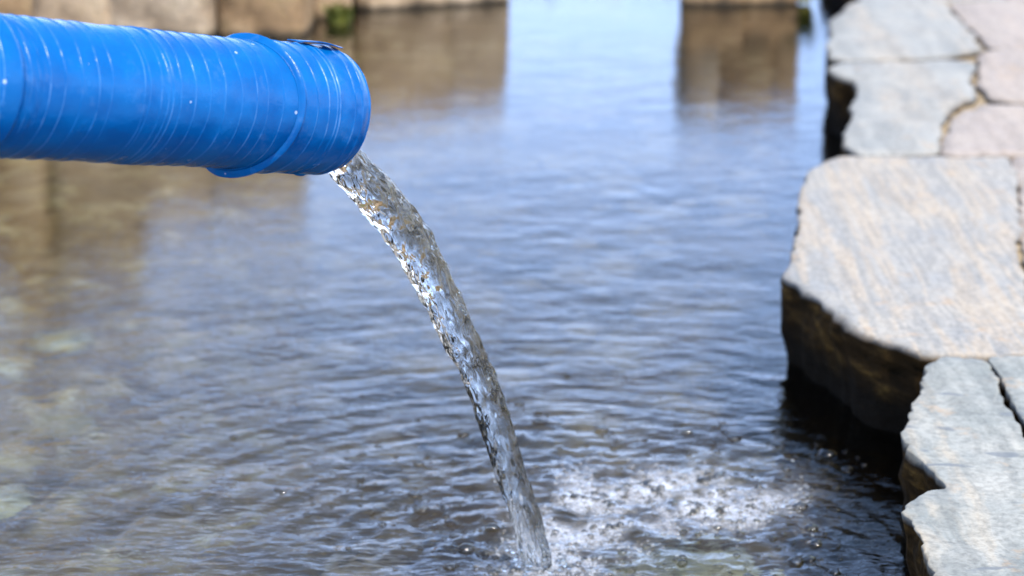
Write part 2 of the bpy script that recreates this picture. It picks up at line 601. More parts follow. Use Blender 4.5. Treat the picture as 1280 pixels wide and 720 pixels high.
# ------------------------------------------------------------------ rough stones
def rough_block(sx, sy, sz, seed, amp=0.12, round_=0.35, n=(9, 7, 8)):
    """a hewn block with rounded arrises and a broken face, base at z=0, centred in x and y"""
    bm = bmesh.new()
    bmesh.ops.create_cube(bm, size=1.0)
    bmesh.ops.subdivide_edges(bm, edges=bm.edges[:], cuts=5, use_grid_fill=True)
    m = min(sx, sy, sz)
    for v in bm.verts:
        p = v.co * 2
        q = p.copy()
        # superellipse rounding
        L = (abs(p.x) ** 6 + abs(p.y) ** 6 + abs(p.z) ** 6) ** (1 / 6)
        q = p.lerp(p / L, round_ * 1.6)
        s = Vector((q.x * sx / 2, q.y * sy / 2, q.z * sz / 2))
        d = noise.noise_vector(s * (2.2 / m * .5) + Vector((seed * 3.1, seed * 1.7, seed))) * amp * m
        d += noise.noise_vector(s * (6.5 / m * .5) + Vector((seed, seed * 2.7, 3))) * amp * 0.4 * m
        v.co = s + d + Vector((0, 0, sz / 2))
    me = bpy.data.meshes.new('stone')
    bm.to_mesh(me); bm.free()
    me.polygons.foreach_set('use_smooth', [True] * len(me.polygons))
    return me


def add_stone(parent, x, y, z, sx, sy, sz, seed, mat, rz=0.0, name='stone', **kw):
    o = link(name, rough_block(sx, sy, sz, seed, **kw), mat, parent)
    o.location = Vector((x, y, z)) - Vector(parent.location)
    o.rotation_euler = (random.uniform(-.03, .03), random.uniform(-.03, .03), rz + random.uniform(-.05, .05))
    return o


# wall on the far left, facing the camera
wall = thing('stone_wall', 'low beige rubble wall standing in the water behind the blue pipe', 'wall', (-1.2, 5.28, -0.24))
x = -0.49
i = 0
widths = [0.20, 0.25, 0.17, 0.11, 0.21, 0.16, 0.26, 0.2, 0.24, 0.19, 0.2]
for wd in widths:
    top = 0.40 if x > -0.80 else 0.62
    hh = 0.24 + random.uniform(0.22, 0.32)
    add_stone(wall, x - wd / 2, 5.27 + random.uniform(-.015, .015), -0.24, wd * 1.07, 0.26, hh, 10 + i, M_WALL if i % 3 else M_WALL2, amp=0.1)
    z = -0.24 + hh - 0.012
    while z < top - 0.03:
        h2 = random.uniform(0.13, 0.2)
        add_stone(wall, x - wd / 2 + random.uniform(-.03, .03), 5.29 + random.uniform(-.02, .02), z, wd * random.uniform(.92, 1.08), 0.26, h2, 40 + i * 5 + z, M_WALL if random.random() < .55 else M_WALL2, amp=0.12)
        z += h2 - 0.012
    x -= wd - 0.004
    i += 1

wall2 = thing('stone_wall', 'shorter beige wall of long blocks set back behind a green weed', 'wall', (-0.25, 5.6, -0.24))
for k, (sx_, sy_, wd, hh) in enumerate([(-0.465, 5.50, 0.10, 0.50), (-0.30, 5.64, 0.25, 0.54), (-0.115, 5.70, 0.18, 0.52)]):
    add_stone(wall2, sx_, sy_, -0.24, wd, 0.24, hh, 90 + k, M_WALL, rz=0.28, amp=0.08)
for k, (yy, dd) in enumerate([(5.93, .26), (6.16, .22)]):
    add_stone(wall2, -0.16, yy, -0.24, .2, dd, .46, 97 + k, M_WALL2, amp=0.08)

# pier ahead, standing clear of both banks
pier = thing('stone_pier', 'squat brown stone pier rising from the far end of the pool', 'pier', (0.575, 5.68, -0.24))
add_stone(pier, 0.505, 5.68, -0.24, 0.155, 0.24, 0.36, 120, M_WALL2, amp=0.07, round_=.2)
add_stone(pier, 0.645, 5.69, -0.24, 0.15, 0.24, 0.345, 121, M_WALL2, amp=0.07, round_=.2)
add_stone(pier, 0.475, 5.68, 0.115, 0.09, 0.24, 0.18, 122, M_WALL, amp=0.07, round_=.2)
add_stone(pier, 0.59, 5.685, 0.105, 0.13, 0.24, 0.19, 123, M_WALL2, amp=0.07, round_=.2)
add_stone(pier, 0.685, 5.69, 0.10, 0.07, 0.22, 0.18, 124, M_WALL2, amp=0.07, round_=.2)

# low kerb closing the far end
kerb = thing('stone_kerb', 'low row of pale stones closing the far end of the pool', 'kerb', (0.4, 6.14, -0.24))
x = -0.05
k = 0
while x < 0.95:
    wd = random.uniform(.14, .24)
    add_stone(kerb, x + wd / 2, 6.16, -0.24, wd, .2, .29, 140 + k, M_WALL, amp=0.08)
    x += wd - .004; k += 1

# pool sides that close the basin outside the picture
side = thing('stone_wall', 'rough stone wall along the left side of the pool', 'wall', (-2.38, 3.0, -0.24))
y = 0.95
k = 0
while y < 5.3:
    wd = random.uniform(.28, .46)
    add_stone(side, -2.42, y + wd / 2, -0.24, .26, wd, random.uniform(.4, .5), 160 + k, M_WALL if k % 2 else M_WALL2, amp=0.09)
    y += wd - .006; k += 1
near = thing('stone_kerb', 'low stone kerb along the near side of the pool', 'kerb', (-1.0, 0.9, -0.24))
x = -2.4
k = 0
while x < 0.45:
    wd = random.uniform(.28, .46)
    add_stone(near, x + wd / 2, 0.88, -0.24, wd, .26, random.uniform(.32, .38), 190 + k, M_WALL if k % 2 else M_WALL2, amp=0.09)
    x += wd - .006; k += 1


# ------------------------------------------------------------------ paving slabs on the right
def slab_mesh(name, outline, ztop, zbot, seed, step=0.012, rough=0.006, grid=0.022, tilt=(0, 0), arris=0.004, relax=2, grow_by=0.0):
    # resample the outline and roughen it
    P = [Vector(p) for p in outline]
    area = sum(P[i].x * P[(i + 1) % len(P)].y - P[(i + 1) % len(P)].x * P[i].y for i in range(len(P)))
    if area < 0:
        P.reverse()
    ring = []
    for i in range(len(P)):
        a, b = P[i], P[(i + 1) % len(P)]
        n = max(1, int((b - a).length / step))
        for k in range(n):
            ring.append(a.lerp(b, k / n))
    sm = ring[:]
    for _ in range(relax):
        sm = [(sm[i - 1] + sm[i] * 2 + sm[(i + 1) % len(sm)]) / 4 for i in range(len(sm))]
    N = len(sm)
    nrm = []
    for i in range(N):
        t = sm[(i + 1) % N] - sm[i - 1]
        nrm.append(Vector((t.y, -t.x)).normalized())
    s3 = Vector((seed * 7.7, seed * 3.3, seed))
    base = []
    for i in range(N):
        q = Vector((sm[i].x, sm[i].y, 0))
        d = rough * (noise.noise(q * 18 + s3) * 1.1 + noise.noise(q * 55 + s3) * .7 + noise.noise(q * 140 + s3) * .4)
        base.append(sm[i] + nrm[i] * (d + grow_by))
    cx = sum(p.x for p in base) / N; cy = sum(p.y for p in base) / N

    def top_z(x, y):
        q = Vector((x, y, 0))
        terr = noise.noise(Vector((x * 9, y * 4, seed)))
        return ztop + tilt[0] * (x - cx) + tilt[1] * (y - cy) + 0.003 * terr + 0.0016 * noise.noise(q * 30 + s3) + 0.0012 * (1 if noise.noise(Vector((x * 16 + 3, y * 5, seed * 2))) > .12 else 0)
    # inner ring: the arris
    ins = [base[i] - nrm[i] * arris * (1 + 0.75 * noise.noise(Vector((base[i].x * 60, base[i].y * 60, seed)))) for i in range(N)]
    pts = [Vector(p) for p in ins]
    edges = [(i, (i + 1) % N) for i in range(N)]
    mnx = min(p.x for p in ins); mxx = max(p.x for p in ins); mny = min(p.y for p in ins); mxy = max(p.y for p in ins)
    il = [(p.x, p.y) for p in ins]
    x = mnx
    while x < mxx:
        y = mny
        while y < mxy:
            px, py = x + random.uniform(-.3, .3) * grid, y + random.uniform(-.3, .3) * grid
            if inside(il, px, py):
                pts.append(Vector((px, py)))
            y += grid
        x += grid
    vs, es, fs, *_ = delaunay_2d_cdt(pts, edges, [], 1, 1e-6)
    verts = [(p.x, p.y, top_z(p.x, p.y)) for p in vs]
    faces = [tuple(f) for f in fs]
    side = [0.0] * len(verts)
    # find which output vertices are the boundary (first N inputs keep order in cdt output)
    idx = list(range(N))
    prev = idx
    # side rings with ledges like cleft layers
    levels = [0.0, 0.012, 0.03, 0.05, 0.075, 0.1, 0.13, 0.18, 0.26, ztop - zbot]
    levels = [l for l in levels if l <= ztop - zbot]
    for li, dz in enumerate(levels):
        cur = []
        for i in range(N):
            b = base[i]
            q = Vector((b.x, b.y, dz))
            led = 0.011 * noise.noise(Vector((b.x * 14, b.y * 14, dz * 55 + seed))) + 0.006 * noise.noise(Vector((b.x * 45, b.y * 45, dz * 80 + seed)))
            inw = 0.0 if li == 0 else led - 0.01 * min(1, dz / .1)
            p = b + nrm[i] * inw
            cur.append(len(verts))
            zz = top_z(b.x, b.y) - dz - (arris * 0.85 if li == 0 else 0)
            verts.append((p.x, p.y, zz))
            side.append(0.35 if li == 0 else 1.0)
        for i in range(N):
            j = (i + 1) % N
            faces.append((prev[j], prev[i], cur[i], cur[j]))
        prev = cur
    me = mesh(name, verts, faces)
    set_attr(me, 'side', side)
    bm = bmesh.new(); bm.from_mesh(me)
    bmesh.ops.recalc_face_normals(bm, faces=bm.faces[:])
    bm.to_mesh(me); bm.free()
    return me


# the bed the slabs are laid in
PAVE = [(0.54, 0.96), (0.54, 1.8), (0.59, 2.42), (0.54, 2.8), (0.56, 3.3), (0.68, 3.6), (0.76, 4.0), (0.77, 4.4), (0.84, 4.8), (0.94, 5.1), (0.98, 6.3), (2.3, 6.3), (2.3, 0.96)]
vs_, _, fs_, *_ = delaunay_2d_cdt([Vector(p) for p in PAVE] + [Vector((xx, yy)) for xx in np.arange(.6, 2.3, .08) for yy in np.arange(1, 6.3, .08) if inside(PAVE, xx, yy)],
                                  [(i, (i + 1) % len(PAVE)) for i in range(len(PAVE))], [], 1, 1e-6)
paving = link('stone_paving', mesh('stone_paving', [(p.x, p.y, 0.107 + 0.006 * noise.noise(Vector((p.x * 20, p.y * 20, 1)))) for p in vs_], [tuple(f) for f in fs_]), M_JOINT)
tag(paving, None, kind='structure')

SLABS = [
    ('near', M_NEAR, 0.12, 'blue grey slab with a notched edge, nearest on the right',
     [(0.5, 2.476), (0.552, 2.479), (0.553, 2.414), (0.546, 2.295), (0.543, 2.186), (0.5, 1.865), (0.47, 1.70), (0.385, 1.66), (0.379, 1.797), (0.381, 1.865), (0.383, 1.909), (0.382, 1.937), (0.38, 1.965), (0.381, 2.014), (0.392, 2.045), (0.413, 2.065), (0.434, 2.084), (0.429, 2.114), (0.424, 2.152), (0.415, 2.175), (0.417, 2.233), (0.438, 2.321), (0.458, 2.373), (0.479, 2.442)]),
    ('near2', M_NEAR, 0.121, 'blue grey slab beside the near one, past a long crack',
     [(0.5565, 2.479), (0.76, 2.482), (0.70, 1.70), (0.475, 1.70), (0.505, 1.865), (0.5475, 2.186), (0.5505, 2.295), (0.5575, 2.414)]),
    ('big', M_BIG, 0.12, 'large grey slab with wavy tan bands, overhanging the pool',
     [(0.522, 3.472), (0.791, 3.466), (0.761, 3.249), (0.7, 2.985), (0.619, 2.488), (0.498, 2.491), (0.473, 2.511), (0.45, 2.545), (0.418, 2.591), (0.4, 2.672), (0.371, 2.757), (0.36, 2.811), (0.368, 2.867), (0.401, 3.026), (0.41, 3.112), (0.417, 3.134), (0.431, 3.249), (0.459, 3.372), (0.494, 3.45)]),
    ('rb', M_PINK, 0.117, 'tan slab on the right edge beside the banded slab',
     [(0.797, 3.487), (1.05, 3.487), (0.9, 2.49), (0.628, 2.49), (0.706, 2.99), (0.766, 3.255)]),
    ('s3', M_FAR, 0.12, 'pale blue grey slab with a bitten edge behind the banded slab',
     [(0.61, 4.218), (0.66, 4.245), (0.887, 4.256), (0.872, 4.161), (0.845, 4.077), (0.827, 3.932), (0.787, 3.87), (0.741, 3.773), (0.711, 3.647), (0.678, 3.492), (0.547, 3.486), (0.545, 3.54), (0.558, 3.647), (0.596, 3.809), (0.62, 3.932), (0.638, 4.091), (0.602, 4.133)]),
    ('s4', M_FAR, 0.12, 'farthest pale grey slab on the pool edge',
     [(0.676, 4.702), (0.732, 4.849), (0.762, 4.942), (0.957, 4.93), (0.943, 4.72), (0.937, 4.48), (0.927, 4.369), (0.791, 4.283), (0.617, 4.262), (0.621, 4.323), (0.658, 4.58)]),
    ('s5a', M_PINK, 0.119, 'pinkish slab at the far right corner',
     [(0.965, 4.93), (1.137, 4.945), (1.332, 4.945), (1.218, 4.39), (1.013, 4.385), (0.941, 4.392), (0.952, 4.496), (0.957, 4.734)]),
    ('s5b', M_PINK, 0.119, 'pinkish slab between two others at the right edge',
     [(0.935, 4.366), (1.009, 4.367), (1.214, 4.37), (1.136, 3.878), (0.902, 3.88), (0.871, 3.899), (0.855, 3.922), (0.853, 3.984), (0.884, 4.147), (0.90, 4.262)]),
    ('s5c', M_PINK, 0.118, 'rounded pinkish slab right of the bitten slab',
     [(1.131, 3.862), (0.899, 3.862), (0.868, 3.882), (0.83, 3.876), (0.778, 3.804), (0.745, 3.729), (0.715, 3.603), (0.69, 3.495), (1.085, 3.494)]),
    # farther on and aside, beyond the picture
    ('f1', M_FAR, 0.115, None, [(0.775, 4.955), (1.1, 4.965), (1.12, 5.42), (0.80, 5.40)]),
    ('f2', M_FAR, 0.115, None, [(0.81, 5.415), (1.12, 5.43), (1.14, 5.86), (0.83, 5.88)]),
    ('f3', M_PINK, 0.115, None, [(0.835, 5.89), (1.14, 5.87), (1.16, 6.25), (0.86, 6.27)]),
    ('g1', M_PINK, 0.115, None, [(0.775, 2.475), (1.25, 2.475), (1.2, 1.70), (0.715, 1.70)]),
    ('g2', M_FAR, 0.115, None, [(1.06, 3.485), (1.5, 3.48), (1.4, 2.5), (0.912, 2.49)]),
    ('g3', M_FAR, 0.115, None, [(1.14, 3.87), (1.6, 3.87), (1.55, 3.5), (1.10, 3.5)]),
    ('g4', M_PINK, 0.115, None, [(1.23, 4.37), (1.7, 4.37), (1.62, 3.885), (1.15, 3.885)]),
    ('g5', M_FAR, 0.115, None, [(1.345, 4.94), (1.85, 4.93), (1.72, 4.39), (1.235, 4.385)]),
    ('g6', M_PINK, 0.115, None, [(1.115, 5.42), (1.65, 5.40), (1.62, 4.955), (1.11, 4.96)]),
    ('h1', M_FAR, 0.115, None, [(0.39, 1.645), (0.70, 1.68), (0.72, 1.22), (0.41, 1.2)]),
    ('h2', M_BIG, 0.115, None, [(0.715, 1.68), (1.2, 1.68), (1.15, 1.2), (0.735, 1.21)]),
]
for k, (nm, m_, zt, lab, ol) in enumerate(SLABS):
    deep = -0.24 if nm in ('near', 'big', 's3', 's4', 'f1', 'f2', 'f3', 'h1') else 0.03
    dm = {'near': (.007, .007), 'near2': (.003, .008), 'big': (.006, .009)}.get(nm, (.009, .022))
    o = link('slab', slab_mesh('slab', ol, zt, deep, k + 1.37, step=dm[1], rough=dm[0], grid=0.016 if nm in ('near', 'near2', 'big') else 0.04, arris=0.0018 if nm in ('near', 'near2') else 0.004, relax=1 if nm in ('near', 'near2') else 2, grow_by=0.0035 if nm in ('s3', 's4', 's5a', 's5b', 's5c', 'rb') else 0.0), m_, paving)
    if lab:
        o['label'] = lab

# ------------------------------------------------------------------ stones on the bed
def flat_pebble_mesh(seed, r):
    bm = bmesh.new()
    bmesh.ops.create_icosphere(bm, subdivisions=3, radius=1.0)
    for v in bm.verts:
        p = v.co.copy()
        v.co = p * (1 + .25 * noise.noise(p * 1.2 + Vector((seed, 0, 0))) + .08 * noise.noise(p * 3 + Vector((seed, 5, 0))))
        v.co.z *= 0.35
        v.co *= r
    me = bpy.data.meshes.new('submerged_stone')
    bm.to_mesh(me); bm.free()
    me.polygons.foreach_set('use_smooth', [True] * len(me.polygons))
    return me


for (px, py, r, lab) in [(-0.66, 3.10, .05, 'pale greenish stone under water below the pipe, left of the stream'),
                         (-0.63, 2.52, .05, 'pale stone under water at the lower left edge of the picture'),
                         (0.20, 2.30, .10, 'greenish flat stone under the water in front of the foam')]:
    o = link('submerged_stone', flat_pebble_mesh(px * 9, r), M_PALE)
    o.location = (px, py, -0.20)
    tag(o, lab, 'stone', 'pale stones lying on the pool bed')

# scattered small bed stones, one mass
vv, ff_ = [], []
proto = []
for s in range(5):
    bm = bmesh.new()
    bmesh.ops.create_icosphere(bm, subdivisions=2, radius=1.0)
    proto.append(([v.co * (1 + .3 * noise.noise(v.co * 1.3 + Vector((s * 4., 1, 0)))) for v in bm.verts], [[v.index for v in f.verts] for f in bm.faces]))
    bm.free()
for k in range(900):
    px, py = random.uniform(-1.6, .6), random.uniform(1.6, 5.4)
    r = 0.012 + 0.045 * random.random() ** 2.5
    P_, F_ = random.choice(proto)
    a = random.random() * 6.28
    b0 = len(vv)
    zb = -0.235 + 0.035 * float(fbm(np.array([px * 2.2]), np.array([py * 2.2]), 0.5)[0]) + r * .1
    for p in P_:
        vv.append((px + r * (p.x * math.cos(a) - p.y * math.sin(a)), py + r * .8 * (p.x * math.sin(a) + p.y * math.cos(a)), zb + p.z * r * .5))
    ff_ += [tuple(b0 + i for i in f) for f in F_]
o = link('bed_pebbles', mesh('bed_pebbles', vv, ff_), M_PEB)
tag(o, 'small brown stones scattered over the pool bed under the water', 'pebbles', kind='stuff')

# ------------------------------------------------------------------ water
IMP = (0.026, 2.147)       # where the jet lands


def spaced(segs):
    out = []
    for a, b, s0, s1 in segs:
        x = a
        while x < b:
            out.append(x)
            t = (x - a) / (b - a)
            x += s0 + (s1 - s0) * t
    return np.array(out)


wx = spaced([(-2.4, -0.62, 0.05, 0.008), (-0.62, -0.25, 0.0042, 0.0036), (-0.25, 0.42, 0.0034, 0.0034), (0.42, 0.6, 0.004, 0.008), (0.6, 1.02, 0.01, 0.03)])
wy = spaced([(0.9, 2.0, 0.05, 0.004), (2.0, 2.65, 0.0034, 0.0038), (2.65, 4.0, 0.004, 0.013), (4.0, 6.2, 0.013, 0.03)])
WX, WY = np.meshgrid(wx, wy)
H = np.zeros_like(WX)
rad = np.hypot(WX - IMP[0], WY - IMP[1])
ang = np.arctan2(WY - IMP[1], WX - IMP[0])
far = smooth(2.3, 4.5, WY)
leftcalm = 1.0
rw = np.random.default_rng(5)
for k in range(110):
    lam = 0.019 * (0.26 / 0.019) ** rw.random()
    th = rw.normal(math.radians(80), 0.75)
    kk = 2 * math.pi / lam
    slope = 0.0125 if lam < 0.035 else (0.0085 if lam < 0.09 else 0.0045)
    a = slope / kk
    fade = np.exp(-np.maximum(0, (WY - 2.4)) * (0.05 / lam) * 0.5) * 0.93 + 0.07 if lam < 0.12 else 1 - 0.72 * far
    H += a * fade * np.sin(kk * (WX * math.cos(th) + WY * math.sin(th)) + rw.random() * 6.28 + 1.2 * perlin(WX * 3, WY * 3, k * 1.7))
# gusty: calm lanes between ruffled patches
H *= np.clip(0.62 + 0.9 * fbm(WX * 1.6, WY * 2.6, 6.6, 3), 0.18 + 0.55 * (1 - smooth(2.4, 3.1, WY)), 1.25) * (1 - 0.3 * smooth(2.7, 4.0, WY))
# rings running out from the jet
ringn = 1 + 0.8 * perlin(ang * 2.2, rad * 9, 2.2)
ring = np.sin(rad * 2 * math.pi / 0.026 + 2.4 * perlin(WX * 12, WY * 12, 7.7)) * np.exp(-rad / 0.34) * 0.00052
ring += np.sin(rad * 2 * math.pi / 0.047 + 2.0 * perlin(WX * 7, WY * 7, 1.7)) * np.exp(-rad / 0.48) * 0.0008
H += ring * ringn * smooth(0.03, 0.12, rad)
# turbulence
turb = np.exp(-((WX - 0.12) / 0.28) ** 2 - ((WY - 2.30) / 0.24) ** 2)
H += turb * (0.0055 * fbm(WX * 34, WY * 34, 1.3, 3) + 0.0016 * np.abs(perlin(WX * 95, WY * 95, 4.4)))
H += 0.004 * np.exp(-(rad / 0.03) ** 2)
foam_c = np.exp(-(np.abs((WX - 0.165) / 0.135) ** 3) - np.abs((WY - 2.335) / 0.085) ** 3)
foam_c = np.maximum(foam_c, np.exp(-((WX - 0.075) / 0.055) ** 2 - ((WY - 2.27) / 0.10) ** 2))
foam_n = fbm(WX * 16, WY * 16, 9.1, 4)
foam = np.clip(foam_c * (0.72 + 1.7 * foam_n), 0, 1) + 0.7 * np.exp(-(rad / 0.045) ** 2)
foam = np.clip(foam, 0, 1) ** 1.2
wm = quad_mesh('water', np.stack([WX, WY, H], -1).reshape(-1, 3), grid_faces(*WX.shape))
set_attr(wm, 'foam', foam.ravel())
set_attr(wm, 'ripple', (0.19 + 0.33 * (1 - smooth(2.3, 3.8, WY))).ravel())
set_attr(wm, 'chop', np.clip(np.exp(-rad / 0.6) * 1.2, 0, 1).ravel())
water = link('water', wm, M_WATER)
tag(water, None, kind='structure')

# ------------------------------------------------------------------ the blue pipe
PE = Vector((-0.16584, 1.93852, 0.53449))            # centre of the open end
PD = Vector((0.66094, 0.71916, -0.21439)).normalized()
PR = 0.0548
# local frame: X along the pipe to the open end, Z up, -Y towards the viewer side
zx = PD
yx = Vector((0, 0, 1)).cross(zx).normalized()
zz = zx.cross(yx).normalized()
PM = Matrix((zx, yx, zz)).transposed().to_4x4()
pipe = thing('drain_pipe', 'blue taped pipe pouring water into the pool', 'pipe', (0, 0, 0))
pipe.matrix_world = Matrix.Translation(PE) @ PM
viewdir = PM.to_3x3().transposed() @ (Vector((0, 0, CAM_H)) - PE)
PHN = math.atan2(viewdir.z, viewdir.y)             # angle around the pipe that faces the viewer
ULEN = -1.46

LINES = [-0.3559, -0.338, -0.3241, -0.3075, -0.2915, -0.2791, -0.2467, -0.2419, -0.2297, -0.2232, -0.2191, -0.2101, -0.1954, -0.1799, -0.1637, -0.1456, -0.1298, -0.1165, -0.0994]
u_ = -0.385
while u_ > ULEN + .05:
    LINES.append(u_); u_ -= random.uniform(.006, .02)
LINES = sorted(LINES)


def tube(u0, u1, du, nphi, rfun, linefun, shear, name, thick=0.0):
    us = np.arange(u0, u1 + du * .5, du)
    ph = np.linspace(0, 2 * math.pi, nphi, endpoint=False)
    U, PH = np.meshgrid(us, ph, indexing='ij')
    RR = rfun(U, PH)
    X = U + shear(U, PH)
    v = np.stack([X, RR * np.cos(PH), RR * np.sin(PH)], -1)
    ln = linefun(U, PH)
    nv = U.shape
    verts = v.reshape(-1, 3); lines = ln.ravel()
    f = grid_faces(*nv, wrap=True)
    if thick:
        vi = v.copy(); sc = (RR - thick) / RR
        vi[..., 1] *= sc; vi[..., 2] *= sc
        n0 = len(verts)
        verts = np.concatenate([verts, vi.reshape(-1, 3)]); lines = np.concatenate([lines, lines * 0])
        fi = grid_faces(*nv, wrap=True)[:, ::-1] + n0
        cap = []
        for row, flip in ((0, True), (nv[0] - 1, False)):
            a = row * nv[1] + np.arange(nv[1]); b = row * nv[1] + (np.arange(nv[1]) + 1) % nv[1]
            q = np.stack([a, a + n0, b + n0, b], -1)
            cap.append(q if not flip else q[:, ::-1])
        f = np.concatenate([f, fi] + cap)
    me = quad_mesh(name, verts, f[:, ::-1])
    set_attr(me, 'line', lines)
    return me


def tape_r(U, PH):
    r = np.full_like(U, PR)
    # each turn of tape overlaps the last by a fraction of a millimetre
    for i, l in enumerate(LINES):
        if l < U.min() - .02: continue
        h = 0.00028 + 0.00025 * ((i * 7919) % 10) / 10
        wob = 0.0022 * perlin(np.cos(PH) * 1.3 + i * 3.1, np.sin(PH) * 1.3, i * .7)
        d = U - l + wob
        r += h * np.where(d > 0, np.exp(-d / 0.012), 0) + h * .6 * np.exp(-(d / 0.0006) ** 2)
    cs = np.cos(PH); sn = np.sin(PH)
    r += 0.0006 * perlin(U * 30, cs * 2, sn * 2)
    # wrinkles where the wrapping doubles up near the left of the picture
    r += 0.0011 * np.exp(-((U + 0.352) / 0.012) ** 2) * (perlin(U * 260 + sn * 3, cs * 3 + 5, sn * 3) + .4)
    # collar at the left edge of the picture
    r += 0.0072 * (1 - smooth(-0.376, -0.365, U - 0.006 * np.cos(PH - PHN))) * smooth(-0.47, -0.455, U)
    return r


def tape_l(U, PH):
    s = np.zeros_like(U)
    for i, l in enumerate(LINES):
        if l < U.min() - .01: continue
        wob = 0.0022 * perlin(np.cos(PH) * 1.3 + i * 3.1, np.sin(PH) * 1.3, i * .7)
        st = 0.15 + 0.85 * ((i * 104729) % 17) / 17
        s = np.maximum(s, st * np.exp(-((U - l + wob) / 0.00036) ** 2))
    # stretch creases
    return s


sh_main = lambda U, PH: 0.004 * (np.cos(PH - PHN) - 1) + 0.002 * np.sin(PH)
o = link('tape_wrap', tube(-0.47, -0.060, 0.00042, 220, tape_r, tape_l, sh_main, 'tape_wrap'), M_TAPE, pipe)
o['label'] = 'tight turns of blue tape around the pipe'
LSAVE = LINES
o = link('tape_wrap', tube(ULEN, -0.468, 0.0025, 96, lambda U, P: np.full_like(U, PR) + 0.0006 * perlin(U * 60, np.cos(P) * 2, np.sin(P) * 2), lambda U, P: U * 0, sh_main, 'tape_wrap'), M_TAPE, pipe)
# plastic pipe inside the wrapping
o = link('inner_pipe', tube(ULEN - 0.02, -0.004, 0.02, 72, lambda U, P: np.full_like(U, PR - 0.0012), lambda U, P: U * 0, lambda U, P: U * 0, 'inner_pipe', thick=0.004), M_PIPE, pipe)

# thicker band of tape at the mouth, its left edge pulled round at a slant
BU = -0.105
BL = [-0.0701 + .0, -0.0495, -0.0401, -0.0360, -0.0181, -0.0090]


def band_shear(U, PH):
    c = np.cos(PH - PHN)
    k = 0.021 * (1 - smooth(BU, BU + 0.06, U)) + 0.001
    return k * (np.maximum(c, -.2)) - 0.0035 * np.sin(PH - PHN) * (1 - smooth(BU, BU + .05, U))


def band_r(U, PH):
    bot = np.clip(np.sin(PH - PHN - 0.3), 0, 1)
    r = np.full_like(U, PR + 0.0016)
    e = smooth(BU - .0005, BU + 0.0025, U)
    r += -0.0016 * (1 - e)
    # rolled lip, loose underneath and on top
    lip = np.exp(-((U - BU - 0.0050) / 0.0030) ** 2)
    r += lip * (0.0024 + 0.0030 * bot ** 3 + 0.0018 * np.clip(-np.sin(PH - PHN - .15), 0, 1) ** 4)
    r += 0.0022 * bot ** 4 * (1 - smooth(-0.09, -0.04, U))
    for i, l in enumerate(BL):
        wob = 0.0016 * perlin(np.cos(PH) * 1.6 + i * 5.1, np.sin(PH) * 1.6, i * .9)
        d = U - l + wob
        r += 0.0005 * np.where(d > 0, np.exp(-d / 0.008), 0) + 0.0003 * np.exp(-(d / 0.0006) ** 2)
    # creases slanting to the mouth
    r += 0.0008 * perlin(U * 75 + 2.2 * PH, PH * 1.3, 3.1) * smooth(-0.085, -0.03, U)
    r += 0.0007 * np.abs(perlin(U * 45 + 3.0 * np.sin(PH), PH * 2.4, 8.8)) * smooth(-0.06, -0.01, U)
    r -= 0.0030 * smooth(-0.012, 0.0022, U) ** 2
    # sagging drip under the mouth
    return r


def band_l(U, PH):
    s = np.zeros_like(U)
    for i, l in enumerate(BL):
        wob = 0.0016 * perlin(np.cos(PH) * 1.6 + i * 5.1, np.sin(PH) * 1.6, i * .9)
        s = np.maximum(s, (0.45, .9, .6, .9, .8, .5)[i] * np.exp(-((U - l + wob) / 0.0006) ** 2))
    s = np.maximum(s, 0.35 * np.exp(-((U - BU - 0.0068) / 0.0008) ** 2))
    # short scuffs
    sc = perlin(U * 420 + PH * 10, PH * 7, 2.5)
    s = np.maximum(s, 0.7 * smooth(.55, .62, sc))
    return s


band = link('tape_band', tube(BU, 0.0035, 0.00042, 220, band_r, band_l, band_shear, 'tape_band', thick=0.0012), M_TAPE, pipe)
band['label'] = 'thicker blue tape band round the mouth of the pipe'

# loose torn end of tape standing off the top of the band
fu = np.linspace(0, 1, 22); fv = np.linspace(0, 1, 12)
FU, FV = np.meshgrid(fu, fv, indexing='ij')
ph0 = PHN - math.radians(72)
u0f, u1f = -0.052, -0.004
Uf = u0f + (u1f - u0f) * FU + 0.004 * FV
PHf = ph0 - math.radians(16) + FU * math.radians(10) + FV * math.radians(24 - 6) * (0.35 + .65 * np.sin(np.pi * np.clip(FU * .9 + .1, 0, 1)))
lift = 0.0030 + 0.0050 * np.sin(np.pi * FU ** .8) ** 1.5 * FV ** 1.4
Rf = PR + 0.0012 + lift
fvv = np.stack([Uf, Rf * np.cos(PHf), Rf * np.sin(PHf)], -1).reshape(-1, 3)
fin = fvv.copy()
scl = ((Rf - 0.0009) / Rf).ravel()
fin[:, 1] *= scl; fin[:, 2] *= scl
g = grid_faces(22, 12)
n0 = len(fvv)
rim = []
bl = [r * 12 for r in range(22)] + [21 * 12 + c for c in range(1, 12)] + [r * 12 + 11 for r in range(20, -1, -1)] + [c for c in range(10, 0, -1)]
for a, b in zip(bl, bl[1:] + bl[:1]):
    rim.append((a, b, b + n0, a + n0))
fm = quad_mesh('torn_flap', np.concatenate([fvv, fin]), np.concatenate([g, g[:, ::-1] + n0, np.array(rim)]))
set_attr(fm, 'line', np.zeros(2 * n0))
link('torn_flap', fm, M_TAPE, band)['label'] = 'torn tape end lifting off the top of the band'

